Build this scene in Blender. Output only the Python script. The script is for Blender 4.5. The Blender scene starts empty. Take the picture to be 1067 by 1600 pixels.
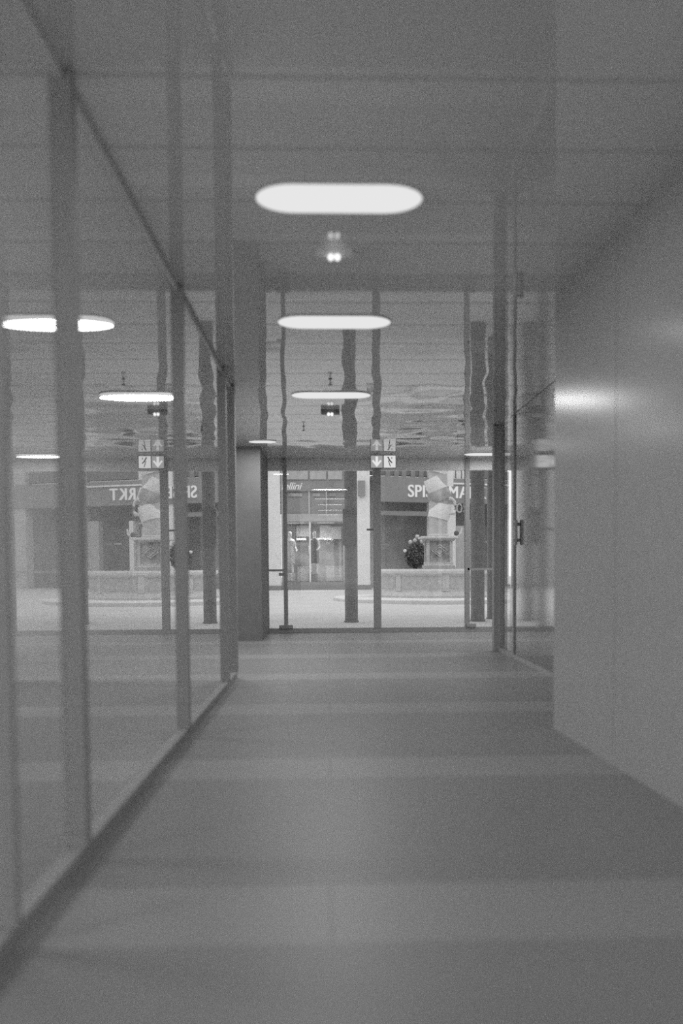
import bpy, bmesh, math, random
from mathutils import Vector, Matrix
random.seed(7)
C = bpy.context.scene
COL = C.collection
PI = math.pi
EYE = 1.25                      # lens height
CEIL = 3.276                    # ceiling height
ZF = 18.2                       # distance of the glass front

# ---------------------------------------------------------------- camera
cam_d = bpy.data.cameras.new('camera'); cam = bpy.data.objects.new('camera', cam_d); COL.objects.link(cam)
cam_d.sensor_fit = 'AUTO'; cam_d.sensor_width = 36.0; cam_d.lens = 33.75
PITCH = math.radians(-3.0); ROLL = math.radians(-0.35); YAW = math.radians(-2.0)
cam.location = (0, 0, EYE)
cam.rotation_euler = (Matrix.Rotation(YAW, 4, 'Z') @ Matrix.Rotation(PI/2 + PITCH, 4, 'X') @ Matrix.Rotation(ROLL, 4, 'Z')).to_euler()
cam_d.shift_x = (19.5 - 52.4)/1600.0
cam_d.shift_y = (85.0 + 78.6)/1600.0
cam_d.clip_start = 0.05; cam_d.clip_end = 300
cam_d.dof.use_dof = True; cam_d.dof.focus_distance = 24.0; cam_d.dof.aperture_fstop = 0.85
C.camera = cam

# ---------------------------------------------------------------- sky and exposure
w = bpy.data.worlds.new('overcast_sky'); C.world = w; w.use_nodes = True
wn = w.node_tree; wn.nodes.clear()
wo = wn.nodes.new('ShaderNodeOutputWorld'); wb = wn.nodes.new('ShaderNodeBackground')
wb.inputs[0].default_value = (1, 1, 1, 1); wb.inputs[1].default_value = 1.55
wn.links.new(wb.outputs[0], wo.inputs[0])
C.view_settings.view_transform = 'Standard'; C.view_settings.look = 'None'
C.view_settings.exposure = 0.0; C.view_settings.gamma = 1.0
C.view_settings.use_curve_mapping = False
C.cycles.max_bounces = 10; C.cycles.glossy_bounces = 6; C.cycles.transparent_max_bounces = 24
C.cycles.diffuse_bounces = 5
C.cycles.caustics_reflective = False; C.cycles.caustics_refractive = False
C.cycles.sample_clamp_indirect = 1.5
C.cycles.use_adaptive_sampling = False
C.cycles.use_denoising = False
LAMP_W = 14.5                    # light of one ceiling lamp
LAMP_GLOW = 0.80

# ---------------------------------------------------------------- materials
def g(v): return (v, v, v, 1)
def mat(name, v, rough=0.6, spec=0.3, noise=0.0, nscale=20, bump=0.0, metal=0.0, ior=1.45):
    m = bpy.data.materials.new(name); m.use_nodes = True; nt = m.node_tree
    p = nt.nodes['Principled BSDF']
    p.inputs['Base Color'].default_value = g(v); p.inputs['Roughness'].default_value = rough
    p.inputs['Metallic'].default_value = metal; p.inputs['Specular IOR Level'].default_value = spec
    p.inputs['IOR'].default_value = ior
    tc = nt.nodes.new('ShaderNodeTexCoord'); n = nt.nodes.new('ShaderNodeTexNoise')
    n.inputs['Scale'].default_value = nscale; n.inputs['Detail'].default_value = 4
    nt.links.new(tc.outputs['Object'], n.inputs['Vector'])
    r = nt.nodes.new('ShaderNodeValToRGB')
    r.color_ramp.elements[0].position = 0.3; r.color_ramp.elements[1].position = 0.7
    r.color_ramp.elements[0].color = g(v*(1-noise)); r.color_ramp.elements[1].color = g(min(1, v*(1+noise)))
    nt.links.new(n.outputs['Fac'], r.inputs['Fac']); nt.links.new(r.outputs['Color'], p.inputs['Base Color'])
    if bump:
        b = nt.nodes.new('ShaderNodeBump'); b.inputs['Strength'].default_value = bump; b.inputs['Distance'].default_value = 0.01
        nt.links.new(n.outputs['Fac'], b.inputs['Height']); nt.links.new(b.outputs['Normal'], p.inputs['Normal'])
    return m
def emis(name, v, s=1.0):
    m = bpy.data.materials.new(name); m.use_nodes = True; nt = m.node_tree
    nt.nodes.clear(); o = nt.nodes.new('ShaderNodeOutputMaterial'); e = nt.nodes.new('ShaderNodeEmission')
    e.inputs[0].default_value = g(v); e.inputs[1].default_value = s
    nt.links.new(e.outputs[0], o.inputs[0]); return m
def glass(name, tint=0.95, ior=1.5, rough=0.0, gl=1.0):
    m = bpy.data.materials.new(name); m.use_nodes = True; nt = m.node_tree; nt.nodes.clear()
    o = nt.nodes.new('ShaderNodeOutputMaterial'); mx = nt.nodes.new('ShaderNodeMixShader')
    f = nt.nodes.new('ShaderNodeFresnel'); f.inputs['IOR'].default_value = ior
    # thin sheet: same reflectance from both faces
    ge = nt.nodes.new('ShaderNodeNewGeometry')
    t = nt.nodes.new('ShaderNodeBsdfTransparent'); t.inputs[0].default_value = g(tint)
    s = nt.nodes.new('ShaderNodeBsdfGlossy'); s.inputs['Color'].default_value = g(gl); s.inputs['Roughness'].default_value = rough
    # front faces reflect (with both surfaces of the sheet), back faces only transmit
    dbl = nt.nodes.new('ShaderNodeMath'); dbl.operation = 'MULTIPLY'; 
    a = nt.nodes.new('ShaderNodeMath'); a.operation = 'ADD'; a.inputs[1].default_value = 1.0   # 2F/(1+F)
    nt.links.new(f.outputs[0], a.inputs[0])
    b = nt.nodes.new('ShaderNodeMath'); b.operation = 'MULTIPLY'; b.inputs[1].default_value = 2.7
    nt.links.new(f.outputs[0], b.inputs[0])
    d = nt.nodes.new('ShaderNodeMath'); d.operation = 'DIVIDE'
    nt.links.new(b.outputs[0], d.inputs[0]); nt.links.new(a.outputs[0], d.inputs[1])
    inv = nt.nodes.new('ShaderNodeMath'); inv.operation = 'SUBTRACT'; inv.inputs[0].default_value = 1.0
    nt.links.new(ge.outputs['Backfacing'], inv.inputs[1])
    nt.links.new(d.outputs[0], dbl.inputs[0]); nt.links.new(inv.outputs[0], dbl.inputs[1])
    nt.links.new(dbl.outputs[0], mx.inputs[0]); nt.links.new(t.outputs[0], mx.inputs[1]); nt.links.new(s.outputs[0], mx.inputs[2])
    nt.links.new(mx.outputs[0], o.inputs[0]); return m

M = {}
M['frame'] = mat('anodised_frame', 0.43, 0.5, 0.3, 0.05, 30)
M['post'] = mat('dark_glazing_post', 0.43, 0.5, 0.3, 0.05, 30)
M['pillar'] = mat('pillar_cladding', 0.27, 0.7, 0.2, 0.05, 8)
M['housing_pale'] = mat('pale_fixture_housing', 0.85, 0.5, 0.3, 0.02, 30)
M['header'] = mat('lacquered_header', 0.93, 0.34, 0.5, 0.03, 10)
M['dark_wall'] = mat('plaster_dark', 0.65, 0.8, 0.1, 0.05, 8)
M['polished'] = mat('polished_dark_panel', 0.52, 0.22, 0.07, 0.03, 12)
M['room'] = mat('dim_room', 0.75, 0.9, 0.1, 0.1, 6)
M['glass'] = glass('side_glass', 0.95, 1.38)
M['front_glass'] = glass('front_glass', 0.96, 1.28)
M['frosted'] = glass('frosted_side_glass', 0.5, 3.0, 0.08)
M['shop_glass'] = glass('shop_glass', 0.93, 1.45)
M['lamp'] = emis('lamp_diffuser', 1.0, LAMP_GLOW)
M['bulb'] = emis('bulb', 1.0, 1.3)
M['trim_metal'] = mat('lamp_trim', 0.8, 0.5, 0.4, 0.02, 40)
M['housing'] = mat('fixture_housing', 0.22, 0.5, 0.3, 0.05, 30)
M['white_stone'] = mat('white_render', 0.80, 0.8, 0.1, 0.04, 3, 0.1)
M['dimmed_stone'] = mat('dimmed_white_render', 0.56, 0.8, 0.1, 0.04, 3, 0.1)  # white render darkened in colour to offset extra sky light on side pilasters
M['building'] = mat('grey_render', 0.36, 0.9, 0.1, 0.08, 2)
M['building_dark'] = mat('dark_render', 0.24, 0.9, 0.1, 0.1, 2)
M['fascia'] = mat('fascia_board', 0.30, 0.6, 0.2, 0.05, 3)
M['fascia_light'] = mat('pale_fascia', 0.46, 0.7, 0.2, 0.08, 4)
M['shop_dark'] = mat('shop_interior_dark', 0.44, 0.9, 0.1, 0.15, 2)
M['shop_mid'] = mat('shop_interior_mid', 0.38, 0.9, 0.1, 0.3, 1.6)
M['basin'] = mat('fountain_stone', 0.64, 0.85, 0.2, 0.10, 6, 0.2)
M['basin_panel'] = mat('fountain_panel_stone', 0.56, 0.85, 0.2, 0.12, 8, 0.2)
M['rim'] = mat('fountain_rim_stone', 0.76, 0.7, 0.3, 0.06, 6)
M['col_stone'] = mat('fountain_column_stone', 0.58, 0.8, 0.2, 0.08, 5)
M['pedestal'] = mat('carved_stone', 0.48, 0.85, 0.2, 0.3, 7, 0.4)
M['white_cloth'] = mat('white_band', 0.88, 0.8, 0.1, 0.03, 5)
M['grey_cloth'] = mat('grey_band', 0.45, 0.8, 0.1, 0.25, 3)
M['leaf'] = mat('dark_foliage', 0.17, 0.7, 0.3, 0.4, 12)
M['letter'] = mat('white_letter', 0.95, 0.5, 0.2)
M['letter_emissive'] = emis('emissive_white_letter', 1.0, 0.78)  # white letters drawn with an even emission
M['letter_grey'] = mat('grey_letter', 0.50, 0.5, 0.2)
M['street_column'] = mat('dark_steel_column', 0.32, 0.6, 0.3, 0.12, 6)
M['column_box'] = mat('dark_steel_box', 0.25, 0.6, 0.3, 0.05, 6)
M['mannequin'] = mat('pale_mannequin', 0.88, 0.5, 0.3, 0.05, 8)
M['clothes_dark'] = mat('dark_clothes', 0.16, 0.9, 0.1, 0.2, 8)
M['clothes_pale'] = mat('pale_clothes', 0.7, 0.9, 0.1, 0.2, 6)
M['display'] = mat('display_block', 0.82, 0.8, 0.1, 0.06, 4)
M['sign_grey'] = emis('sign_panel_grey', 1.0, 0.36)
M['sign_white'] = emis('sign_panel_white', 1.0, 0.72)
M['sign_mark'] = emis('sign_arrow_white', 1.0, 0.80)
M['sign_dark'] = mat('sign_pictogram', 0.3, 0.6, 0.2)
M['water_pipe'] = mat('pale_pipe', 0.7, 0.4, 0.5)

def floor_mat():
    m = bpy.data.materials.new('passage_floor_stone'); m.use_nodes = True; nt = m.node_tree; N = nt.nodes; L = nt.links
    p = N['Principled BSDF']; p.inputs['Roughness'].default_value = 0.42; p.inputs['Specular IOR Level'].default_value = 0.35
    tc = N.new('ShaderNodeTexCoord'); sep = N.new('ShaderNodeSeparateXYZ'); L.new(tc.outputs['Object'], sep.inputs[0])
    def math_(op, a, b=None, c=None):
        n = N.new('ShaderNodeMath'); n.operation = op
        for i, v in enumerate((a, b, c)):
            if v is None: continue
            if isinstance(v, (int, float)): n.inputs[i].default_value = v
            else: L.new(v, n.inputs[i])
        return n.outputs[0]
    # pale cross bands every 2.5 m, 0.6 m wide, starting at 3.12
    f = math_('FLOORED_MODULO', math_('SUBTRACT', sep.outputs['Y'], 3.13), 2.5)
    band = math_('LESS_THAN', f, 0.60)
    jx = math_('LESS_THAN', math_('ABSOLUTE', math_('SUBTRACT', math_('FLOORED_MODULO', math_('ADD', sep.outputs['X'], 1.0), 2.0), 1.0)), 0.006)
    jy = math_('LESS_THAN', math_('ABSOLUTE', math_('SUBTRACT', f, 0.603)), 0.006)
    n1 = N.new('ShaderNodeTexNoise'); n1.inputs['Scale'].default_value = 70; n1.inputs['Detail'].default_value = 3; L.new(tc.outputs['Object'], n1.inputs['Vector'])
    n2 = N.new('ShaderNodeTexNoise'); n2.inputs['Scale'].default_value = 1.5; n2.inputs['Detail'].default_value = 3; L.new(tc.outputs['Object'], n2.inputs['Vector'])
    grain = math_('MULTIPLY', math_('SUBTRACT', n1.outputs['Fac'], 0.5), math_('MULTIPLY_ADD', band, 0.16, 0.03))
    soft = math_('MULTIPLY', math_('SUBTRACT', n2.outputs['Fac'], 0.5), 0.03)
    v = math_('ADD', math_('ADD', math_('MULTIPLY_ADD', band, 0.075, FLOOR_V), grain), soft)
    v = math_('MULTIPLY', v, math_('SUBTRACT', 1.0, math_('MULTIPLY', math_('MAXIMUM', math_('MULTIPLY', jx, band), jy), 0.25)))
    L.new(v, p.inputs['Base Color'])
    return m
FLOOR_V = 0.32
def ceil_mat():
    m = bpy.data.materials.new('lacquered_ceiling_panels'); m.use_nodes = True; nt = m.node_tree; N = nt.nodes; L = nt.links
    p = N['Principled BSDF']; p.inputs['Roughness'].default_value = 0.035; p.inputs['IOR'].default_value = 2.7
    p.inputs['Specular IOR Level'].default_value = 0.5
    tc = N.new('ShaderNodeTexCoord'); sep = N.new('ShaderNodeSeparateXYZ'); L.new(tc.outputs['Object'], sep.inputs[0])
    def math_(op, a, b=None):
        n = N.new('ShaderNodeMath'); n.operation = op
        for i, v in enumerate((a, b)):
            if v is None: continue
            if isinstance(v, (int, float)): n.inputs[i].default_value = v
            else: L.new(v, n.inputs[i])
        return n.outputs[0]
    f = math_('FLOORED_MODULO', sep.outputs['Y'], 0.68)
    j = math_('LESS_THAN', f, 0.03)
    v = math_('SUBTRACT', CEIL_V, math_('MULTIPLY', j, 0.22))
    L.new(v, p.inputs['Base Color'])
    L.new(math_('ADD', math_('MULTIPLY', j, 0.35), 0.035), p.inputs['Roughness'])
    return m
CEIL_V = 0.76
def plaza_mat():
    m = bpy.data.materials.new('plaza_paving'); m.use_nodes = True; nt = m.node_tree; N = nt.nodes; L = nt.links
    p = N['Principled BSDF']; p.inputs['Roughness'].default_value = 0.85; p.inputs['Specular IOR Level'].default_value = 0.2
    tc = N.new('ShaderNodeTexCoord'); n = N.new('ShaderNodeTexNoise'); n.inputs['Scale'].default_value = 0.8; n.inputs['Detail'].default_value = 5
    L.new(tc.outputs['Object'], n.inputs['Vector'])
    br = N.new('ShaderNodeTexBrick'); br.inputs['Scale'].default_value = 1.6; br.inputs['Mortar Size'].default_value = 0.006
    br.inputs['Color1'].default_value = g(0.60); br.inputs['Color2'].default_value = g(0.64); br.inputs['Mortar'].default_value = g(0.48)
    L.new(tc.outputs['Object'], br.inputs['Vector'])
    mr = N.new('ShaderNodeMapRange'); mr.inputs['To Min'].default_value = 0.86; mr.inputs['To Max'].default_value = 1.1
    L.new(n.outputs['Fac'], mr.inputs['Value'])
    mx = N.new('ShaderNodeMix'); mx.data_type = 'RGBA'; mx.blend_type = 'MULTIPLY'; mx.inputs[0].default_value = 1.0
    L.new(br.outputs['Color'], mx.inputs[6]); L.new(mr.outputs[0], mx.inputs[7])
    L.new(mx.outputs[2], p.inputs['Base Color'])
    return m
M['floor'] = floor_mat(); M['ceiling'] = ceil_mat(); M['plaza'] = plaza_mat()

# ---------------------------------------------------------------- helpers
def box(bm, x0, x1, y0, y1, z0, z1, bev=0.0):
    r = bmesh.ops.create_cube(bm, size=1.0)
    vs = r['verts']
    for v in vs:
        v.co = Vector((x0 if v.co.x < 0 else x1, y0 if v.co.y < 0 else y1, z0 if v.co.z < 0 else z1))
    if bev:
        es = list({e for v in vs for e in v.link_edges})
        bmesh.ops.bevel(bm, geom=es, offset=bev, segments=2, profile=0.7, affect='EDGES')
def lathe(bm, prof, cx=0, cy=0, seg=32, mtx=None):
    rings = []
    for r, z in prof:
        ring = []
        for k in range(seg):
            a = 2*PI*k/seg
            c = Vector((cx + r*math.cos(a), cy + r*math.sin(a), z))
            if mtx is not None: c = mtx @ c
            ring.append(bm.verts.new(c))
        rings.append(ring)
    for a, b in zip(rings[:-1], rings[1:]):
        for k in range(seg):
            bm.faces.new((a[k], a[(k+1) % seg], b[(k+1) % seg], b[k]))
    if prof[0][0] > 0.0005: bm.faces.new(list(reversed(rings[0])))
    if prof[-1][0] > 0.0005: bm.faces.new(rings[-1])
def tube(bm, pts, r, seg=10):
    pts = [Vector(p) for p in pts]; rings = []
    for i, p in enumerate(pts):
        d = (pts[min(i+1, len(pts)-1)] - pts[max(i-1, 0)]).normalized()
        u = d.cross(Vector((0, 0, 1)))
        if u.length < 1e-3: u = d.cross(Vector((1, 0, 0)))
        u.normalize(); v = d.cross(u)
        rr = r[i] if isinstance(r, (list, tuple)) else r
        rings.append([bm.verts.new(p + rr*(math.cos(2*PI*k/seg)*u + math.sin(2*PI*k/seg)*v)) for k in range(seg)])
    for a, b in zip(rings[:-1], rings[1:]):
        for k in range(seg): bm.faces.new((a[k], a[(k+1) % seg], b[(k+1) % seg], b[k]))
    bm.faces.new(list(reversed(rings[0]))); bm.faces.new(rings[-1])
def prism(bm, outline, z0, z1):
    lo = [bm.verts.new((x, y, z0)) for x, y in outline]; hi = [bm.verts.new((x, y, z1)) for x, y in outline]
    n = len(lo); bm.faces.new(list(reversed(lo))); bm.faces.new(hi)
    for k in range(n): bm.faces.new((lo[k], lo[(k+1) % n], hi[(k+1) % n], hi[k]))
def obj(name, bm, m, parent=None, smooth=False, fix=True):
    if fix: bmesh.ops.recalc_face_normals(bm, faces=bm.faces[:])
    me = bpy.data.meshes.new(name); bm.to_mesh(me); bm.free()
    me.materials.append(m if not isinstance(m, str) else M[m])
    if smooth:
        for p in me.polygons: p.use_smooth = True
        try: me.set_sharp_from_angle(angle=math.radians(35))
        except Exception: pass
    o = bpy.data.objects.new(name, me); COL.objects.link(o)
    if parent: o.parent = parent
    return o
def one(name, m, parent, *boxes, bev=0.0):
    bm = bmesh.new()
    for b in boxes: box(bm, *b, bev=bev)
    return obj(name, bm, m, parent)
def tag(o, label=None, cat=None, group=None, kind=None):
    if label: o['label'] = label
    if cat: o['category'] = cat
    if group: o['group'] = group
    if kind: o['kind'] = kind
    return o
def thing(name, label, cat, loc=(0, 0, 0), rz=0.0, group=None, kind=None):
    o = bpy.data.objects.new(name, None); COL.objects.link(o)
    o.empty_display_size = 0.1; o.location = loc; o.rotation_euler = (0, 0, rz)
    return tag(o, label, cat, group, kind)
def text_bm(s, size, depth, shear=0.0, spacing=1.0):
    cu = bpy.data.curves.new('t', 'FONT'); cu.body = s; cu.size = size; cu.extrude = depth/2; cu.shear = shear
    cu.space_character = spacing; cu.align_x = 'LEFT'
    o = bpy.data.objects.new('t', cu); COL.objects.link(o)
    bpy.context.view_layer.update()
    me = bpy.data.meshes.new_from_object(o.evaluated_get(bpy.context.evaluated_depsgraph_get()))
    bm = bmesh.new(); bm.from_mesh(me)
    bpy.data.objects.remove(o); bpy.data.curves.remove(cu); bpy.data.meshes.remove(me)
    return bm          # in the XY plane
def stand(bm, sx=1.0, sz=1.0):   # XY plane -> upright XZ plane facing -Y
    for v in bm.verts: v.co = Vector((v.co.x*sx, -v.co.z, v.co.y*sz))
    return bm

# ---------------------------------------------------------------- setting: passage
bm = bmesh.new(); box(bm, -6.2, 5.6, -3.4, ZF-0.06, -0.3, 0.0)
tag(obj('floor', bm, 'floor'), 'dark stone passage floor with paler granular cross bands', 'floor', kind='structure')

def ceil_h(x, y):
    a = 0.0
    far = 1/(1+math.exp(-(y-9.5)*1.2))
    a += far*0.0023*math.sin(2*PI*x/0.83 + 1.1*math.sin(2*PI*y/2.9))*math.sin(2*PI*y/3.6+0.6)
    a += far*0.0014*math.sin(2*PI*x/0.47+2.0+0.9*math.sin(y*1.7))*math.cos(2*PI*y/2.1)
    right = 1/(1+math.exp(-(x-1.1)*4.0))
    mid = math.exp(-((y-12.9)/2.2)**2)
    a += right*mid*(0.0035*math.sin(2*PI*(y/1.15) + 2.2*math.sin(x*2.1)+x*1.3) + 0.0018*math.sin(2*PI*y/0.61+x*3.7))
    a += 0.0006*math.sin(2*PI*y/0.68)
    return a
bm = bmesh.new()
xs = [-6.2 + 0.12*i for i in range(99)]; ys = [-3.4 + 0.12*i for i in range(180)]
ys = [y for y in ys if y < ZF-0.08] + [ZF-0.06]; xs = [x for x in xs if x < 5.55] + [5.6]
grid = [[bm.verts.new((x, y, CEIL + ceil_h(x, y))) for x in xs] for y in ys]
for j in range(len(ys)-1):
    for i in range(len(xs)-1):
        bm.faces.new((grid[j][i], grid[j+1][i], grid[j+1][i+1], grid[j][i+1]))
top = [bm.verts.new((x, y, CEIL+0.35)) for x, y in ((-6.2, -3.4), (5.6, -3.4), (5.6, ZF-0.06), (-6.2, ZF-0.06))]
bm.faces.new(top)
for a, b, edge in ((top[0], top[1], grid[0]), (top[2], top[3], grid[-1][::-1])):
    bm.faces.new([a, b] + edge[::-1])
bm.faces.new([top[1], top[2]] + [r[-1] for r in grid][::-1]); bm.faces.new([top[3], top[0]] + [r[0] for r in grid])
ce = obj('ceiling', bm, 'ceiling', smooth=True)
tag(ce, 'glossy grey panelled ceiling mirroring the glass front and the square', 'ceiling', kind='structure')

WX = -1.075
tag(one('wall_left', 'room', None, (-6.4, -6.2, -3.4, ZF, 0, CEIL+0.3)), 'dark wall of the room behind the left glazing', 'wall', kind='structure')
# wall between left room and the lobby beyond the glazing
tag(one('wall_far_left', 'dark_wall', None, (-6.2, WX-0.06, 10.85, 11.0, 0, CEIL)), 'dark cross wall at the far end of the left glazing', 'wall', kind='structure')
# dark pillar beside the glass front
tag(one('wall_pillar', 'pillar', None, (-2.9, -1.135, 16.3, ZF+0.1, 0, CEIL)), 'broad dark pillar left of the glass front', 'pillar', kind='structure')
tag(one('wall_lobby_left', 'dark_wall', None, (-3.1, -2.9, 11.0, ZF+0.1, 0, CEIL)), 'dark side wall of the lobby beyond the left glazing', 'wall', kind='structure')
# near right wall: polished panels, leaning slightly off the passage axis
def rx(y): return 1.99 - 0.038*y
bm = bmesh.new()
for y0, y1 in ((-3.4, -0.8), (-0.8, 1.8), (1.8, 5.875), (5.885, 7.26)):
    prism(bm, [(rx(y0), y0), (rx(y1), y1), (rx(y1)+0.25, y1), (rx(y0)+0.25, y0)], 0, CEIL)
tag(obj('wall_right', bm, 'polished'), 'smooth dark right wall faintly mirroring the ceiling lamps', 'wall', kind='structure')
tag(one('wall_right_return', 'dark_wall', None, (rx(7.26)+0.25, 2.62, 7.06, 7.26, 0, CEIL)), 'return wall behind the dark right wall', 'wall', kind='structure')
tag(one('wall_far_right', 'dark_wall', None, (5.6, 5.8, -3.4, ZF+0.1, 0, CEIL+0.3)), 'dark wall of the room behind the right glazing', 'wall', kind='structure')
tag(one('wall_side_right', 'room', None, (4.4, 4.5, 7.26, 13.9, 0, CEIL)), 'dim wall behind the right glazing', 'wall', kind='structure')
tag(one('wall_lobby_right', 'dark_wall', None, (2.66, 5.6, 13.92, 14.02, 0, CEIL)), 'dark cross wall behind the right glass post', 'wall', kind='structure')

# left glazing: four panes with posts
posts = [(3.15, 0.045), (4.08, 0.09), (7.08, 0.09), (9.92, 0.08)]
edges = [-3.4, 0.95, 3.15, 4.08, 7.08, 9.92, 10.85]
plab = ['pane behind the viewer', 'nearest glass pane of the left glazing', 'narrow glass pane between the two nearest left posts',
        'wide glass pane mirroring the fountain and shop sign', 'glass pane mirroring the outdoor column', 'narrow last glass pane of the left glazing']
for i in range(6):
    y0, y1 = edges[i], edges[i+1]
    t = thing('window_%d' % (i+1), plab[i], 'window', (WX, y0, 0), kind='structure')
    one('pane', 'glass', t, (-0.012, 0.0, 0.02, y1-y0-0.02, 0.07, CEIL-0.03))
    wd = 0.045 if i == 1 else 0.09
    one('mullion', 'post', t, (-0.05, 0.045, y1-y0-wd/2, y1-y0+wd/2-0.001, 0.07, CEIL-0.005), bev=0.004)
    one('top_rail', 'housing_pale', t, (-0.04, 0.01, 0, y1-y0-wd/2, CEIL-0.045, CEIL-0.008))
tag(one('baseboard_left', 'post', None, (WX-0.05, WX+0.035, -3.4, 10.85, 0.0, 0.07), bev=0.004), 'low dark sill strip under the left glazing', 'sill', kind='structure')

# right glazing
RX = 2.5
def right_pane(n, y0, y1, lab, wd, gm='glass'):
    t = thing('window_%d' % n, lab, 'window', (RX, y0, 0), kind='structure')
    one('pane', gm, t, (0, 0.012, 0.0, y1-y0-wd, 0.05, CEIL-0.01))
    one('mullion', 'post', t, (-0.02, wd*0.95, y1-y0-wd, y1-y0-0.002, 0.0, CEIL-0.005), bev=0.004)
    one('sill', 'post', t, (-0.02, 0.05, 0.0, y1-y0-wd, 0.0, 0.05))
    return t
right_pane(7, 7.26, 12.9, 'right glass pane with blurred bright plaza reflection', 0.06, 'frosted')
t = right_pane(8, 12.9, 13.9, 'narrow right glass pane beside the thick dark post', 0.03, 'front_glass')
one('end_post', 'post', t, (-0.10, 0.06, 1.0, 1.16, 0.0, CEIL-0.005), bev=0.006)
hd = bmesh.new(); box(hd, 2.44, 2.48, 12.55, 12.62, 1.52, 1.85, bev=0.01); box(hd, 2.44, 2.505, 12.57, 12.60, 1.56, 1.60); box(hd, 2.44, 2.505, 12.57, 12.60, 1.77, 1.81)
o = obj('door_handle', hd, 'frame'); tag(o, 'small dark upright pull handle on the right glazing', 'handle')

# glass front
SF = 1500/ZF
def fx(px): return (px-514)/SF
tag(one('trim_1', 'header', None, (-1.135, 5.6, ZF, ZF+0.12, 3.058, CEIL+0.3)), 'dark glossy header beam above the glass front', 'beam', kind='structure')
tag(one('trim_2', 'frame', None, (-1.135, 5.6, ZF-0.04, ZF+0.08, 0.0, 0.085), bev=0.004), 'dark bottom rail of the glass front', 'rail', kind='structure')
def front(kind_name, n, x0, x1, lab, wd, rail=False, side=1, hinge=False, cat='window'):
    t = thing('%s_%d' % (kind_name, n), lab, cat, (x0, ZF, 0), kind='structure')
    L = x1-x0
    one('pane', 'front_glass', t, (0.0, L-wd/2, 0.02, 0.032, 0.085, 3.058))
    one('mullion', 'frame', t, (L-wd/2, L+wd/2-0.001, -0.05, 0.10, 0.085, CEIL-0.008), bev=0.004)
    if rail: one('push_bar', 'frame', t, (0.0, L-wd/2, -0.05, -0.015, 1.165, 1.205), (L-wd/2-0.09, L-wd/2+0.01, -0.05, 0.0, 1.08, 1.14))
    if hinge: one('floor_hinge', 'frame', t, (L-0.13, L+0.13, -0.07, 0.0, 0.085, 0.15), bev=0.01)
    return t
front('door', 1, -1.135, fx(447), 'narrow left glass door leaf with dark push bar', 0.075, True, hinge=True, cat='door')
t = front('window', 9, fx(447), fx(590), 'front glass pane before the clothes shop', 0.14)
one('latch', 'column_box', t, (fx(590)-fx(447)-0.20, fx(590)-fx(447)-0.07, -0.05, -0.02, 1.925, 1.96))
front('window', 10, fx(590), fx(731), 'front glass pane before the fountain', 0.085)
front('door', 2, fx(731), fx(731)+1.15, 'right glass door leaf with dark push bar', 0.10, True, hinge=False, cat='door')
one('floor_hinge', 'frame', bpy.data.objects['door_2'], (-0.02, 0.16, -0.07, 0.0, 0.085, 0.15), bev=0.01)
front('window', 11, fx(731)+1.15, 5.55, 'far right front glass pane behind the right glazing', 0.08)

# building above the passage front
tag(one('wall_above_front', 'building', None, (-18, -1.2, ZF+0.1, ZF+0.6, 0, 11), (-1.2, 5.6, ZF+0.12, ZF+0.6, CEIL+0.3, 11), (5.6, 22, ZF+0.1, ZF+0.6, 0, 11), (-18, 22, 5, ZF+0.1, CEIL+0.35, 3.8)),
    'outer wall of the building over and beside the passage', 'wall', kind='structure')

# ---------------------------------------------------------------- ceiling lamps
def stadium(w, d, n=14):
    r = d/2; h = w/2-r; pts = []
    for k in range(n+1): a = -PI/2 + PI*k/n; pts.append((h + r*math.cos(a), r*math.sin(a)))
    for k in range(n+1): a = PI/2 + PI*k/n; pts.append((-h + r*math.cos(a), r*math.sin(a)))
    return pts
def lamp(x, y, label, w=0.93, d=0.41, group=None, power=1.0, zc=CEIL):
    t = thing('ceiling_lamp', label, 'ceiling lamp', (x, y, zc), group=group)
    bm = bmesh.new(); prism(bm, stadium(w, d), -0.012, -0.004)
    obj('diffuser', bm, 'lamp', t)
    bm = bmesh.new(); o_ = stadium(w+0.012, d+0.012); i_ = stadium(w+0.002, d+0.002)
    v = [[bm.verts.new((p[0], p[1], z)) for p in ol] for ol, z in ((o_, 0.004), (o_, -0.010), (i_, -0.010), (i_, 0.004))]
    n = len(o_)
    for a, b in ((0, 1), (1, 2), (2, 3), (3, 0)):
        for k in range(n): bm.faces.new((v[a][k], v[a][(k+1) % n], v[b][(k+1) % n], v[b][k]))
    obj('trim_ring', bm, 'trim_metal', t)
    ld = bpy.data.lights.new('lamp_light', 'AREA'); ld.shape = 'ELLIPSE'; ld.size = w*0.99; ld.size_y = d*0.95
    ld.energy = LAMP_W*power; ld.color = (1, 1, 1)
    lo = bpy.data.objects.new('lamp_light', ld); COL.objects.link(lo); lo.parent = t; lo.location = (0, 0, -0.04)
    return t
lamp(0.074, 5.39, 'large nearest oval ceiling lamp glowing white, top centre', power=0.5, w=0.912)
lamp(0.063, 8.06, 'second oval ceiling lamp down the passage, over the ceiling bands', power=0.5)
lamp(0.045, 11.45, 'third and thinnest centre oval ceiling lamp above the outdoor column reflection', power=2.8)
lamp(-1.05, 15.66, 'short small oval lamp beside the dark pillar', w=0.44, d=0.30, power=0.8)
lamp(2.94, 17.46, 'oval lamp under the header at the right corner post', power=0.5)
lamp(-2.05, 13.6, 'unseen oval lamp behind the dark pillar, added to brighten the lobby', power=2.4)  # added out of sight to lift the far floor and the header
lamp(4.2, 16.2, 'unseen oval lamp behind the right glazing, added to brighten the lobby', power=2.4)  # second added lobby lamp, hidden by the right wall
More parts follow.
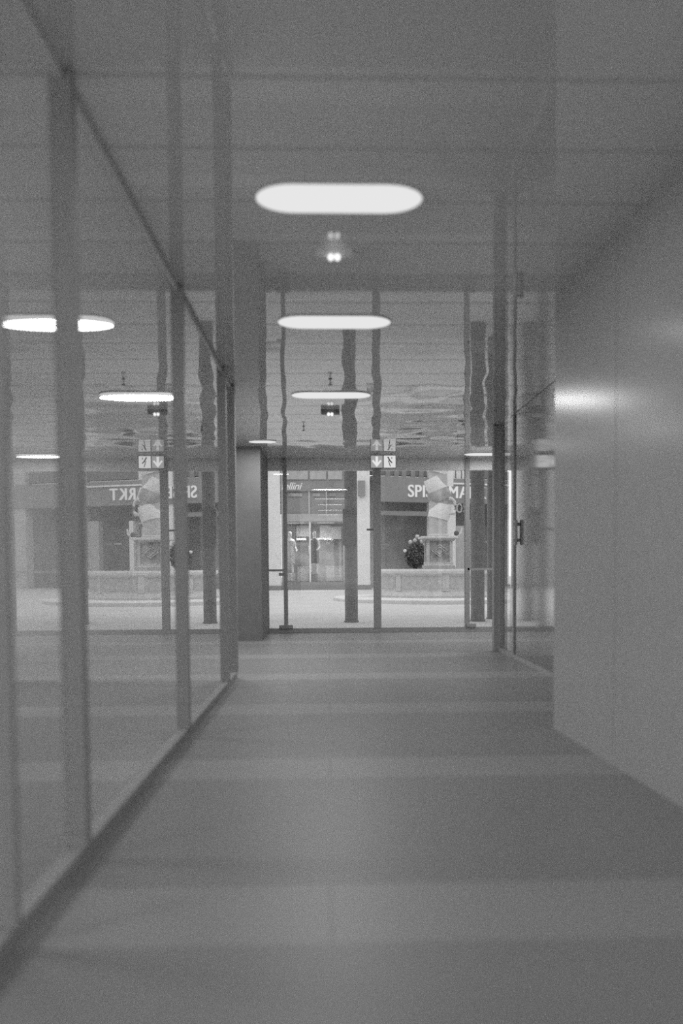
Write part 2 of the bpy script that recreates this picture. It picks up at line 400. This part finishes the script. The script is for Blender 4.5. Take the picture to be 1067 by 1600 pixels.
lamp(0.06, 2.4, 'unseen oval ceiling lamp just above the viewer, added as a light source', power=0.5)  # this lamp and the next are unseen, added to light the near passage
lamp(0.06, -0.6, 'unseen oval ceiling lamp behind the viewer, added as a light source', power=0.5)
lamp(-4.6, 0.5, 'unseen wide lamp added to lighten the left room, level with the viewer', w=1.6, d=0.9, power=3.6)  # three added lamps, kept out of view, raise the tone behind the left glass
lamp(-4.6, 4.5, 'unseen wide lamp added to lighten the left room, middle of three', w=1.6, d=0.9, power=3.6)
lamp(-4.6, 8.5, 'unseen wide lamp added to lighten the left room, nearest the glass front', w=1.6, d=0.9, power=3.6)

# twin spot emergency lights
def spot(x, y, label, w=0.24, hm='housing'):
    t = thing('emergency_light', label, 'light fitting', (x, y, CEIL), group=None)
    one('housing', hm, t, (-w/2, w/2, 0.0, 0.12, -0.055, 0.0), bev=0.006)
    for s in (-1, 1):
        bm = bmesh.new(); bmesh.ops.create_uvsphere(bm, u_segments=14, v_segments=10, radius=0.019, matrix=Matrix.Translation((s*0.021, -0.02, -0.068)) @ Matrix.Diagonal((1, 1, 1.15, 1)))
        obj('bulb', bm, 'bulb', t, smooth=True)
    return t
spot(0.050, 6.22, 'twin bulb ceiling fitting between the first and second oval lamps', hm='housing_pale')
spot(0.036, 12.5, 'small twin bulb fitting under a dark box below the third lamp')
def sprinkler(x, y, label):
    t = thing('sprinkler', label, 'sprinkler', (x, y, CEIL))
    bm = bmesh.new(); lathe(bm, [(0.02, 0.0), (0.02, -0.006), (0.006, -0.01), (0.006, -0.05), (0.012, -0.055), (0.0, -0.06)], seg=12)
    obj('stem', bm, 'column_box', t)
    bm = bmesh.new(); lathe(bm, [(0.0, -0.06), (0.026, -0.061), (0.026, -0.065), (0.0, -0.066)], seg=12)
    obj('deflector', bm, 'column_box', t)
sprinkler(0.033, 10.5, 'small dark sprinkler head above the third oval lamp')
sprinkler(-0.345, 14.0, 'small dark sprinkler head left of the twin bulb box')

# hanging pictogram sign
t = thing('hanging_sign', 'lit ceiling sign with down arrow and figure pictogram by centre mullion', 'sign', (0.995, 17.36, CEIL))
one('sign_box', 'housing', t, (-0.235, 0.235, 0.0, 0.06, -0.265, -0.03), bev=0.004)
one('hanger', 'frame', t, (-0.16, -0.145, 0.02, 0.035, -0.03, 0.0)); one('hanger', 'frame', t, (0.145, 0.16, 0.02, 0.035, -0.03, 0.0))
pa = one('arrow_panel', 'sign_grey', t, (-0.222, -0.01, -0.006, 0.0, -0.255, -0.04))
bm = bmesh.new()
def poly(bm, pts, y=-0.010, th=0.004):
    a = [bm.verts.new((x, y, z)) for x, z in pts]; b = [bm.verts.new((x, y+th, z)) for x, z in pts]; n = len(a)
    bm.faces.new(a); bm.faces.new(list(reversed(b)))
    for k in range(n): bm.faces.new((a[k], a[(k+1) % n], b[(k+1) % n], b[k]))
cx = -0.116
poly(bm, [(cx-0.022, -0.055), (cx+0.022, -0.055), (cx+0.022, -0.165), (cx+0.062, -0.115), (cx+0.088, -0.135), (cx, -0.245), (cx-0.088, -0.135), (cx-0.062, -0.115), (cx-0.022, -0.165)])
obj('arrow', bm, 'sign_mark', pa)
pb = one('pictogram_panel', 'sign_white', t, (0.01, 0.222, -0.006, 0.0, -0.255, -0.04))
bm = bmesh.new(); cx = 0.116
poly(bm, [(cx-0.045, -0.065), (cx-0.02, -0.06), (cx+0.01, -0.12), (cx+0.05, -0.165), (cx+0.04, -0.18), (cx-0.005, -0.14)])
poly(bm, [(cx+0.03, -0.065), (cx+0.045, -0.07), (cx+0.045, -0.10), (cx+0.03, -0.10)])
poly(bm, [(cx-0.03, -0.13), (cx-0.015, -0.13), (cx+0.02, -0.235), (cx+0.005, -0.235)])
obj('pictogram', bm, 'sign_dark', pb)

# ---------------------------------------------------------------- square outside
def gz(y): return max(0.0, (y-21.0)*0.0135)
bm = bmesh.new()
r0 = None
for y in (ZF-0.06, 21.0, 41.0, 62.0):
    r = [bm.verts.new((-40, y, gz(y)-0.002)), bm.verts.new((45, y, gz(y)-0.002))]
    if r0: bm.faces.new((r0[0], r0[1], r[1], r[0]))
    r0 = r
ret = bmesh.ops.extrude_face_region(bm, geom=bm.faces[:])
for v in [e for e in ret['geom'] if isinstance(e, bmesh.types.BMVert)]: v.co.z -= 0.4
g_ = obj('ground', bm, 'plaza'); tag(one('bounce_ground', 'plaza', None, (-30, 30, -30, -3.4, -0.4, 0.0)), 'unseen pale ground behind the viewer, added to bounce daylight inside', 'ground', kind='structure')  # ground behind the open back end is added to throw light inside
tag(g_, 'bright pale paved square outside the glass front', 'ground', kind='structure')

# outdoor columns
def column(x, y, label, r=0.145, box_=False):
    t = thing('steel_column', label, 'column', (x, y, gz(y)))
    bm = bmesh.new(); lathe(bm, [(r+0.02, 0), (r+0.02, 0.03), (r, 0.035), (r, 4.6)], seg=32)
    obj('shaft', bm, 'street_column', t, smooth=True)
    if box_:
        one('notice_box', 'column_box', t, (-r-0.035, r-0.03, -r-0.05, 0.05, 1.72-gz(y), 2.53-gz(y)), bev=0.01)
    bm = bmesh.new(); lathe(bm, [(r+0.006, 1.0), (r+0.006, 1.02)], seg=32); obj('collar', bm, 'building', t)
    bm = bmesh.new(); lathe(bm, [(r+0.12, 4.55), (r+0.12, 4.65)], seg=4); obj('cap_plate', bm, 'street_column', t)
    return t
column((549-514)/69.8, 21.5, 'dark round column before the clothes shop with a box mounted on it', box_=True)
column((747.5-514)/69.8, 21.5, 'dark round column seen just right of the fountain pane', r=0.155)
column((771-514)/67.5, 22.2, 'dark round column farther right, behind the right door', r=0.13)
tag(one('canopy_beam', 'building', None, (-14, 16, 21.3, 22.4, 4.72, 5.0)), 'long grey beam carried by the dark outdoor columns', 'beam')

# ---------------------------------------------------------------- clothes shop building (straight ahead)
YS = 41.0; GS = gz(41.0)
def hz(y, s=36.6): return EYE + (885-y)/s
def sx(px, s=36.6): return (px-514)/s
B = thing('shop_building', 'pale pilastered building with clothes shop window facing the glass front', 'building', (0, YS, GS))
def bp(name, m, x0, x1, y0, y1, z0, z1, parent=B, bev=0.0):
    return one(name, m, parent, (x0, x1, y0, y1, z0-GS, z1-GS), bev=bev)
bp('upper_wall', 'fascia_light', -18, 1.9, 0.0, 0.4, 5.35, 13)
bp('side_wall', 'fascia_light', -18, -2.9, 0.0, 0.4, GS, 5.35)
bp('pilaster', 'white_stone', sx(416), sx(440), -0.25, 0.15, 0.45, 13, bev=0.02)
bp('pilaster', 'white_stone', sx(557), sx(578.5), -0.25, 0.15, 0.45, 13, bev=0.02)
bp('pilaster_base', 'fascia', sx(414), sx(441), -0.3, 0.2, GS, 0.45)
bp('pilaster_base', 'fascia', sx(555), sx(580), -0.3, 0.2, GS, 0.45)
bp('plinth', 'fascia', sx(441), sx(555), -0.12, 0.2, GS, 0.60)
bp('wall_box', 'fascia', sx(560), sx(571), -0.42, -0.25, hz(776), hz(753))
# transom zone
for a, b in ((447, 483), (486, 511), (514, 536)):
    bp('top_panel', 'fascia_light', sx(a), sx(b), -0.05, 0.05, hz(750), 5.35)
bp('sign_board', 'fascia', sx(440), sx(557), 0.0, 0.1, hz(768), 5.35)
for a, b in ((449, 482), (487, 510), (513, 534)):
    f = bp('window', 'shop_dark', sx(a), sx(b), 0.12, 0.16, hz(800), hz(770))
    bp('goods', 'shop_mid', sx(a+3), sx(b-8), 0.04, 0.1, hz(776), hz(771), f)
bp('window_bar', 'fascia_light', sx(510), sx(512.5), 0.02, 0.10, hz(803), hz(768))
bp('window_bar', 'fascia_light', sx(483), sx(486), 0.02, 0.10, hz(803), hz(768))
bp('mid_frame', 'fascia', sx(440), sx(557), 0.08, 0.3, hz(803), hz(768))
bp('lower_fascia', 'fascia_light', sx(448), sx(537), -0.04, 0.2, hz(815), hz(803))
bp('window_post', 'display', sx(484), sx(486.5), -0.02, 0.08, 0.60, hz(815))
bp('window_post', 'fascia_light', sx(441), sx(447), -0.02, 0.12, 0.60, 5.35)
bp('window_post', 'fascia_light', sx(537), sx(541), -0.02, 0.12, 0.60, hz(803))
bp('shop_room', 'shop_mid', sx(441), sx(557), 2.4, 2.5, 0.60, hz(815))
bp('shop_floor', 'fascia', sx(441), sx(557), 0.1, 2.4, 0.50, 0.62)
bp('shop_ceiling', 'fascia_light', sx(441), sx(557), 0.1, 2.4, hz(815), hz(812))
for a, b, c, d in ((462, 483, 818, 836), (500, 516, 818, 838), (516, 535, 820, 840)):
    bp('back_panel', 'shop_dark', sx(a), sx(b), 1.9, 1.95, hz(d), hz(c))
bp('shelf', 'display', sx(462), sx(478), 1.7, 1.9, hz(842), hz(838.5))
bp('shelf', 'display', sx(496), sx(519), 1.7, 1.9, hz(841), hz(838.5))
bp('shop_pane', 'shop_glass', sx(447), sx(537), 0.03, 0.04, 0.60, hz(815))
# lettering over the shop window
t = thing('shop_sign', 'small white slanted script lettering above the clothes shop window', 'sign', (sx(441), YS-0.05, hz(765.5)))
bm = stand(text_bm('fellini', 0.43, 0.04, 0.35, 0.95)); obj('lettering', bm, 'letter_emissive', t, fix=False)
for (a, b, c, d, lb) in ((465, 483, 884, 907, 'pale display block left of the white window post'), (510, 537, 884, 908, 'wide pale display block at the right end of the shop window')):
    t = thing('display_block', lb, 'display block', ((sx(a)+sx(b))/2, YS+0.55, 0.62))
    h = hz(c)-hz(d)
    w2 = (sx(b)-sx(a))/2
    one('block_body', 'display', t, (-w2, w2, -0.3, 0.3, 0, h-0.04), bev=0.02); one('block_top', 'white_cloth', t, (-w2-0.02, w2+0.02, -0.32, 0.32, h-0.04, h), bev=0.01)

lamp(sx(463), YS+0.9, 'unseen oval lamp added to brighten the clothes shop, over the left window bay', w=0.8, power=1.6, zc=hz(815)-0.005)  # added fill lamps, unseen, for the dark shop interior
lamp(sx(510), YS+0.9, 'unseen oval lamp added to brighten the clothes shop, over the right window bay', w=0.8, power=1.6, zc=hz(815)-0.005)
# mannequins (one skinned body each)
def skin(name, verts, edges, radii, m, parent, sub=2, root=0):
    me = bpy.data.meshes.new(name); me.from_pydata(verts, edges, []); me.update()
    o = bpy.data.objects.new(name, me); COL.objects.link(o)
    sk = o.modifiers.new('skin', 'SKIN'); sk.use_smooth_shade = True
    for i, r in enumerate(radii):
        rr = r if isinstance(r, tuple) else (r, r)
        me.skin_vertices[0].data[i].radius = rr
    me.skin_vertices[0].data[root].use_root = True
    ss = o.modifiers.new('sub', 'SUBSURF'); ss.levels = sub; ss.render_levels = sub
    bpy.context.view_layer.update()
    ev = o.evaluated_get(bpy.context.evaluated_depsgraph_get()); nm = bpy.data.meshes.new_from_object(ev)
    bpy.data.objects.remove(o); nm.name = name
    nm.materials.clear(); nm.materials.append(M[m])
    for p in nm.polygons: p.use_smooth = True
    o = bpy.data.objects.new(name, nm); COL.objects.link(o); o.parent = parent
    return o
def mannequin(x, y, z, rz, label, top, bottom, armbend):
    t = thing('mannequin', label, 'mannequin', (x, y, z), rz)
    one('stand_plate', 'display', t, (-0.22, 0.22, -0.16, 0.16, 0, 0.02), bev=0.005)
    V = [(0, 0, 0.95), (0, 0, 1.12), (0, 0.01, 1.30), (0, 0.01, 1.45), (0, 0, 1.54), (0, -0.01, 1.63), (0, -0.01, 1.76), (0, -0.01, 1.83),
         (0.09, 0, 0.92), (0.11, 0, 0.50), (0.12, 0.02, 0.10), (0.12, -0.10, 0.045),
         (-0.09, 0, 0.92), (-0.13, -0.04, 0.50), (-0.17, 0.0, 0.10), (-0.18, -0.12, 0.045),
         (0.17, 0.01, 1.44), (0.24, 0.02, 1.16), (0.24+armbend*0.05, -0.10-armbend*0.1, 0.95+armbend*0.1), (0.24, -0.16-armbend*0.12, 0.88+armbend*0.12),
         (-0.17, 0.01, 1.44), (-0.27, 0.03, 1.17), (-0.22, -0.06, 0.94), (-0.21, -0.09, 0.85)]
    E = [(0, 1), (1, 2), (2, 3), (3, 4), (4, 5), (5, 6), (6, 7), (0, 8), (8, 9), (9, 10), (10, 11), (0, 12), (12, 13), (13, 14), (14, 15),
         (3, 16), (16, 17), (17, 18), (18, 19), (3, 20), (20, 21), (21, 22), (22, 23)]
    R = [(0.15, 0.11), (0.12, 0.09), (0.15, 0.11), (0.12, 0.08), 0.05, 0.075, 0.085, 0.045, 0.085, 0.058, 0.04, 0.035, 0.085, 0.058, 0.04, 0.035,
         0.055, 0.042, 0.03, 0.03, 0.055, 0.042, 0.03, 0.03]
    skin('body', V, E, R, 'mannequin', t)
    bm = bmesh.new(); lathe(bm, [(0.20, 0.78), (0.19, 0.95), (0.155, 1.12), (0.185, 1.32), (0.19, 1.42), (0.10, 1.50), (0.07, 1.53)], seg=20, mtx=Matrix.Diagonal((1, 0.72, 1, 1)))
    obj('jacket', bm, top, t, smooth=True)
    bm = bmesh.new(); lathe(bm, [(0.20, 0.45), (0.215, 0.6), (0.20, 0.80)], seg=20, mtx=Matrix.Diagonal((1, 0.72, 1, 1)))
    obj('skirt', bm, bottom, t, smooth=True)
    return t
mannequin(sx(453), YS+0.75, 0.95, 0.25, 'pale mannequin in light clothes behind the left shop mullion', 'clothes_pale', 'clothes_pale', 0.5)
mannequin(sx(492), YS+0.45, 0.95, -0.5, 'standing mannequin in dark clothes right of the white window post', 'clothes_dark', 'clothes_dark', 1.0)
for px, yy in ((453, 0.75), (492, 0.45)):
    tag(one('plinth_box', 'shop_dark' if px == 492 else 'display', None, (sx(px)-0.22, sx(px)+0.22, YS+yy-0.3, YS+yy+0.3, 0.62, 0.95), bev=0.01),
        'low dark plinth under the dark clothed mannequin' if px == 492 else 'low pale plinth under the light clothed mannequin', 'plinth')

# ---------------------------------------------------------------- market building, turned away to the right
ANG = math.radians(22)
B2 = thing('market_building', 'grey building with dark shopfronts behind the fountain', 'building', (1.9, YS, GS), ANG)
def on2(px):      # distance along the turned front for a pixel column
    k = (px-514)/1500.0
    # (1.9 + t cos, 41 + t sin): X = k*Y
    return (k*YS-1.9)/(math.cos(ANG)-k*math.sin(ANG))
def hz2(py, px):
    t_ = on2(px); Y = YS+t_*math.sin(ANG); return EYE+(885-py)*Y/1500.0
def b2(name, m, a, b, y0, y1, z0, z1, parent=B2, bev=0.0): return one(name, m, parent, (a, b, y0, y1, z0-GS, z1-GS), bev=bev)
F0 = hz2(785, 592); F1 = hz2(746, 592)
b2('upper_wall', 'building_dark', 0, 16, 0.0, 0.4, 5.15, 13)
b2('fascia_board', 'fascia', 0.05, 12.8, -0.35, 0.05, F0, F1)
b2('fascia_edge', 'white_cloth', on2(690), on2(812), -0.40, -0.35, hz2(758.7, 695)-0.0, hz2(757, 695)+0.02)
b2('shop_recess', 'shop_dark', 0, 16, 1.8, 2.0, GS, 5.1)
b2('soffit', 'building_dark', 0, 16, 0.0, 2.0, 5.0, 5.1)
b2('valance', 'fascia', 0.05, on2(668), -0.20, -0.1, hz2(806, 600), hz2(799, 600))
b2('pilaster', 'white_stone', on2(671), on2(708), -0.28, 0.2, GS, F0)
b2('upper_pilaster', 'white_stone', on2(668), on2(702), -0.42, 0.1, F1-0.35, 9)
b2('low_pillar', 'fascia_light', on2(708), on2(722), -0.25, 0.2, GS, hz2(823, 715))
b2('pilaster', 'dimmed_stone', on2(811), on2(826), -0.28, 0.2, GS, 8)
b2('low_pillar', 'fascia_light', on2(792), on2(810), -0.1, 0.2, GS, hz2(813, 800))
b2('pilaster', 'dimmed_stone', on2(901), on2(934), -0.3, 0.2, GS, 8)
b2('low_pillar', 'white_stone', on2(735), on2(741.5), -0.25, 0.2, GS, hz2(813, 738))
for a, b in ((702, 711), (713, 720), (722, 729)):
    b2('painted_lit_window', 'display', on2(a), on2(b), -0.06, 0.0, hz2(752, 715), hz2(737, 715)+0.3)  # window glow put in as pale colour, these boxes emit nothing
for a in (603, 616, 628, 642, 655):
    b2('window_bar', 'fascia', on2(a), on2(a+7), -0.06, 0.0, F1, F1+0.9)
b2('pale_strip', 'white_cloth', on2(737), on2(757), 0.6, 0.7, hz2(817, 745), hz2(814.5, 745))
b2('pale_strip', 'white_cloth', on2(777), on2(789), 0.9, 1.0, hz2(848, 780), hz2(846.5, 780))  # this strip and the next paint the shop's small lights in white
b2('pale_strip', 'white_cloth', on2(794), on2(803), 0.9, 1.0, hz2(848, 798), hz2(846.5, 798))
# SPISERMARKT
t = thing('shop_sign', 'white capital letters reading SPISERMARKT behind the fountain column', 'sign', (1.9, YS, 0), ANG)
x_s = on2(632.5); x_e = on2(767)
cu_w = []
word = 'SPISERMARKT'
bms = []
x = 0
for ch in word:
    b_ = text_bm(ch, 0.74, 0.08)
    xs_ = [v.co.x for v in b_.verts]; mn, mx_ = min(xs_), max(xs_)
    for v in b_.verts: v.co.x += x - mn
    x += (mx_-mn) + 0.10; bms.append(b_)
scale = (x_e-x_s)/(x-0.10)
base = hz2(778.5, 650)
for b_ in bms:
    stand(b_, scale, 1.0)
    for v in b_.verts: v.co += Vector((x_s, -0.40, base))
    obj('letter', b_, 'letter_emissive', t, fix=False)
t = thing('shop_sign', 'grey letters OS under the white MA letters', 'sign', (1.9, YS, 0), ANG)
for ch, px in (('O', 707), ('S', 718)):
    b_ = stand(text_bm(ch, 0.60, 0.06), 0.62)
    for v in b_.verts: v.co += Vector((on2(px), -0.38, hz2(803, 715)))
    obj('letter', b_, 'letter_grey', t, fix=False)

# enclosing street sides and distance
tag(one('tall_building', 'building', None, (-20, -18, 20, 41, 0, 12)), 'plain grey side building closing the square on the left', 'building')
tag(one('tall_building', 'building', None, (20, 22, 20, 50, 0, 12)), 'plain grey side building closing the square on the right', 'building')

# ---------------------------------------------------------------- fountain
FX, FY = (686-514)/47.0, 32.0
FG = gz(FY-2.5)
t = thing('fountain', 'round stone fountain basin with panelled wall and carved pedestal', 'fountain', (FX, FY, FG))
R = 2.05
bm = bmesh.new(); lathe(bm, [(3.5, -0.2), (3.5, 0.10), (3.46, 0.13), (0.3, 0.13)], seg=72)
obj('step', bm, 'rim', t, smooth=True)
bm = bmesh.new(); lathe(bm, [(R+0.10, 0.13), (R+0.10, 0.20), (R+0.05, 0.24), (R, 0.30), (R-0.03, 0.34), (R-0.03, 0.86), (R, 0.90), (R-0.25, 0.90), (R-0.25, 0.4), (0.2, 0.4)], seg=72)
obj('basin_wall', bm, 'basin', t, smooth=True)
bm = bmesh.new(); lathe(bm, [(R-0.28, 0.90), (R+0.02, 0.90), (R+0.08, 0.93), (R+0.10, 0.98), (R+0.08, 1.04), (R-0.26, 1.04), (R-0.28, 0.90)], seg=72)
obj('rim', bm, 'rim', t, smooth=True)
for k in range(8):
    bm = bmesh.new(); a0 = -PI/2 + k*PI/4 + 0.07; a1 = -PI/2 + (k+1)*PI/4 - 0.07
    def arc(r, z, n=10): return [bm.verts.new((r*math.cos(a0+(a1-a0)*i/n), r*math.sin(a0+(a1-a0)*i/n), z)) for i in range(n+1)]
    rr = R-0.018
    o1, o2, i1, i2 = arc(rr, 0.42), arc(rr, 0.80), arc(rr-0.03, 0.42), arc(rr-0.03, 0.80)
    for i in range(10):
        bm.faces.new((o1[i], o1[i+1], o2[i+1], o2[i])); bm.faces.new((i2[i], i2[i+1], i1[i+1], i1[i]))
        bm.faces.new((o2[i], o2[i+1], i2[i+1], i2[i])); bm.faces.new((i1[i], i1[i+1], o1[i+1], o1[i]))
    bm.faces.new((o1[0], o2[0], i2[0], i1[0])); bm.faces.new((o1[-1], i1[-1], i2[-1], o2[-1]))
    obj('wall_panel', bm, 'basin_panel', t)
    bm = bmesh.new(); ac = -PI/2 + k*PI/4; rot = Matrix.Rotation(ac, 4, 'Z')
    box(bm, R-0.05, R-0.005, -0.10, 0.10, 0.34, 0.88)
    for v in bm.verts: v.co = rot @ v.co
    obj('basin_pilaster', bm, 'basin', t)
bm = bmesh.new(); lathe(bm, [(0.0, 0.84), (R-0.25, 0.84)], seg=48); obj('water', bm, 'basin_panel', t)
# pedestal (square, bevelled)
pd = one('pedestal_base', 'rim', t, (-0.50, 0.50, -0.50, 0.50, 0.4, 1.16), (-0.45, 0.45, -0.45, 0.45, 1.16, 1.26), bev=0.015)
ped = one('pedestal', 'pedestal', t, (-0.38, 0.38, -0.38, 0.38, 1.26, 2.00), bev=0.02)
for sx_, sy_ in ((-1, -1), (1, -1), (-1, 1), (1, 1)):
    one('corner_moulding', 'rim', ped, (sx_*0.38-0.05, sx_*0.38+0.05, sy_*0.38-0.05, sy_*0.38+0.05, 1.26, 1.98), bev=0.015)
bm = bmesh.new()
for s in (0.20, 0.12):
    tube(bm, [(0, -0.40, 1.64+s), (s*1.3, -0.40, 1.64), (0, -0.40, 1.64-s), (-s*1.3, -0.40, 1.64), (0, -0.40, 1.64+s)], 0.022, 8)
obj('diamond_relief', bm, 'rim', ped)
bm = bmesh.new(); box(bm, -0.62, 0.60, -0.58, 0.58, 2.03, 2.11, bev=0.02); box(bm, -0.50, 0.50, -0.48, 0.48, 1.97, 2.04, bev=0.01)
obj('cornice', bm, 'rim', t)
# column
bm = bmesh.new(); lathe(bm, [(0.36, 2.10), (0.36, 2.16), (0.31, 2.2), (0.30, 6.2), (0.38, 6.3), (0.38, 6.4)], seg=40)
obj('column', bm, 'col_stone', t, smooth=True)
def band(z, tilt_x, h, r, m, dx=0.0):
    mt = Matrix.Translation((dx, 0, z)) @ Matrix.Rotation(tilt_x, 4, 'Y')
    bm = bmesh.new(); lathe(bm, [(r, -h/2), (r+0.015, -h/4), (r+0.02, 0), (r+0.01, h/4), (r-0.01, h/2)], seg=40, mtx=mt)
    return obj('wrapped_band', bm, m, t, smooth=True)
def zf(py): return EYE + (885-py)/47.5 - FG
band(zf(799), math.radians(14), 0.50, 0.35, 'white_cloth', 0.06)
band(zf(774), math.radians(-22), 0.36, 0.37, 'grey_cloth', 0.03)
band(zf(756), math.radians(-24), 0.46, 0.33, 'white_cloth', -0.09)
band(zf(728), math.radians(16), 0.46, 0.35, 'white_cloth', 0.0)
# spout
bm = bmesh.new(); tube(bm, [(0.34, -0.2, zf(781)), (0.42, -0.25, zf(779)), (0.50, -0.25, zf(783)), (0.54, -0.25, zf(790)), (0.54, -0.25, zf(798)), (0.46, -0.25, zf(803)), (0.36, -0.2, zf(803))], 0.045, 10)
obj('curved_pipe', bm, 'water_pipe', t, smooth=True)
bm = bmesh.new(); bmesh.ops.create_uvsphere(bm, u_segments=16, v_segments=10, radius=0.075, matrix=Matrix.Translation((0.47, -0.3, zf(802)))); obj('pipe_end', bm, 'water_pipe', t, smooth=True)
bm = bmesh.new(); bmesh.ops.create_uvsphere(bm, u_segments=16, v_segments=10, radius=0.085, matrix=Matrix.Translation((0.56, -0.35, zf(834)))); obj('dark_ball', bm, 'clothes_dark', t, smooth=True)
bm = bmesh.new(); tube(bm, [(0.48, -0.35, zf(840)), (0.62, -0.35, zf(838)), (0.72, -0.35, zf(833)), (0.75, -0.35, zf(825))], [0.05, 0.045, 0.035, 0.03], 10); obj('spout', bm, 'rim', t, smooth=True)

# shrub in a planter left of the pedestal
SXp, SYp = (651-514)/43.5, 34.6
t = thing('planter_shrub', 'dark bushy shrub showing over the fountain rim, left of the pedestal', 'shrub', (SXp, SYp, FG+0.132))
bm = bmesh.new(); lathe(bm, [(0.32, 0), (0.42, 0.55), (0.46, 0.58), (0.46, 0.62), (0.40, 0.60), (0.0, 0.56)], seg=24); obj('planter', bm, 'building_dark', t, smooth=True)
bm = bmesh.new()
tube(bm, [(0, 0, 0.5), (0.03, 0, 1.0), (0, 0, 1.5)], 0.04, 8); obj('stem', bm, 'leaf', t)
bm = bmesh.new()
for k in range(900):
    u = random.uniform(-1, 1); a = random.uniform(0, 2*PI); rr = random.uniform(0.55, 1.0)
    s_ = math.sqrt(1-u*u)
    c = Vector((0.42*rr*s_*math.cos(a), 0.42*rr*s_*math.sin(a), 1.42+0.52*rr*u))
    d = Vector((random.gauss(0, 1), random.gauss(0, 1), random.gauss(0, 1))).normalized(); e = d.orthogonal().normalized(); f_ = 0.07
    vs = [bm.verts.new(c+d*f_), bm.verts.new(c+e*f_*0.5), bm.verts.new(c-d*f_), bm.verts.new(c-e*f_*0.5)]
    bm.faces.new(vs)
obj('foliage', bm, 'leaf', t, fix=False)
for k, (dx, dz) in enumerate(((0.02, 2.05), (-0.22, 1.86), (0.18, 1.88), (0.3, 1.78), (-0.06, 1.92), (-0.42, 1.55))):
    bm = bmesh.new(); bmesh.ops.create_icosphere(bm, subdivisions=2, radius=0.075 if k < 5 else 0.06, matrix=Matrix.Translation((dx, -0.30, dz)))
    for v in bm.verts: v.co += Vector((random.uniform(-.012, .012), random.uniform(-.012, .012), random.uniform(-.012, .012)))
    obj('flower', bm, 'basin' if k < 5 else 'white_cloth', t)
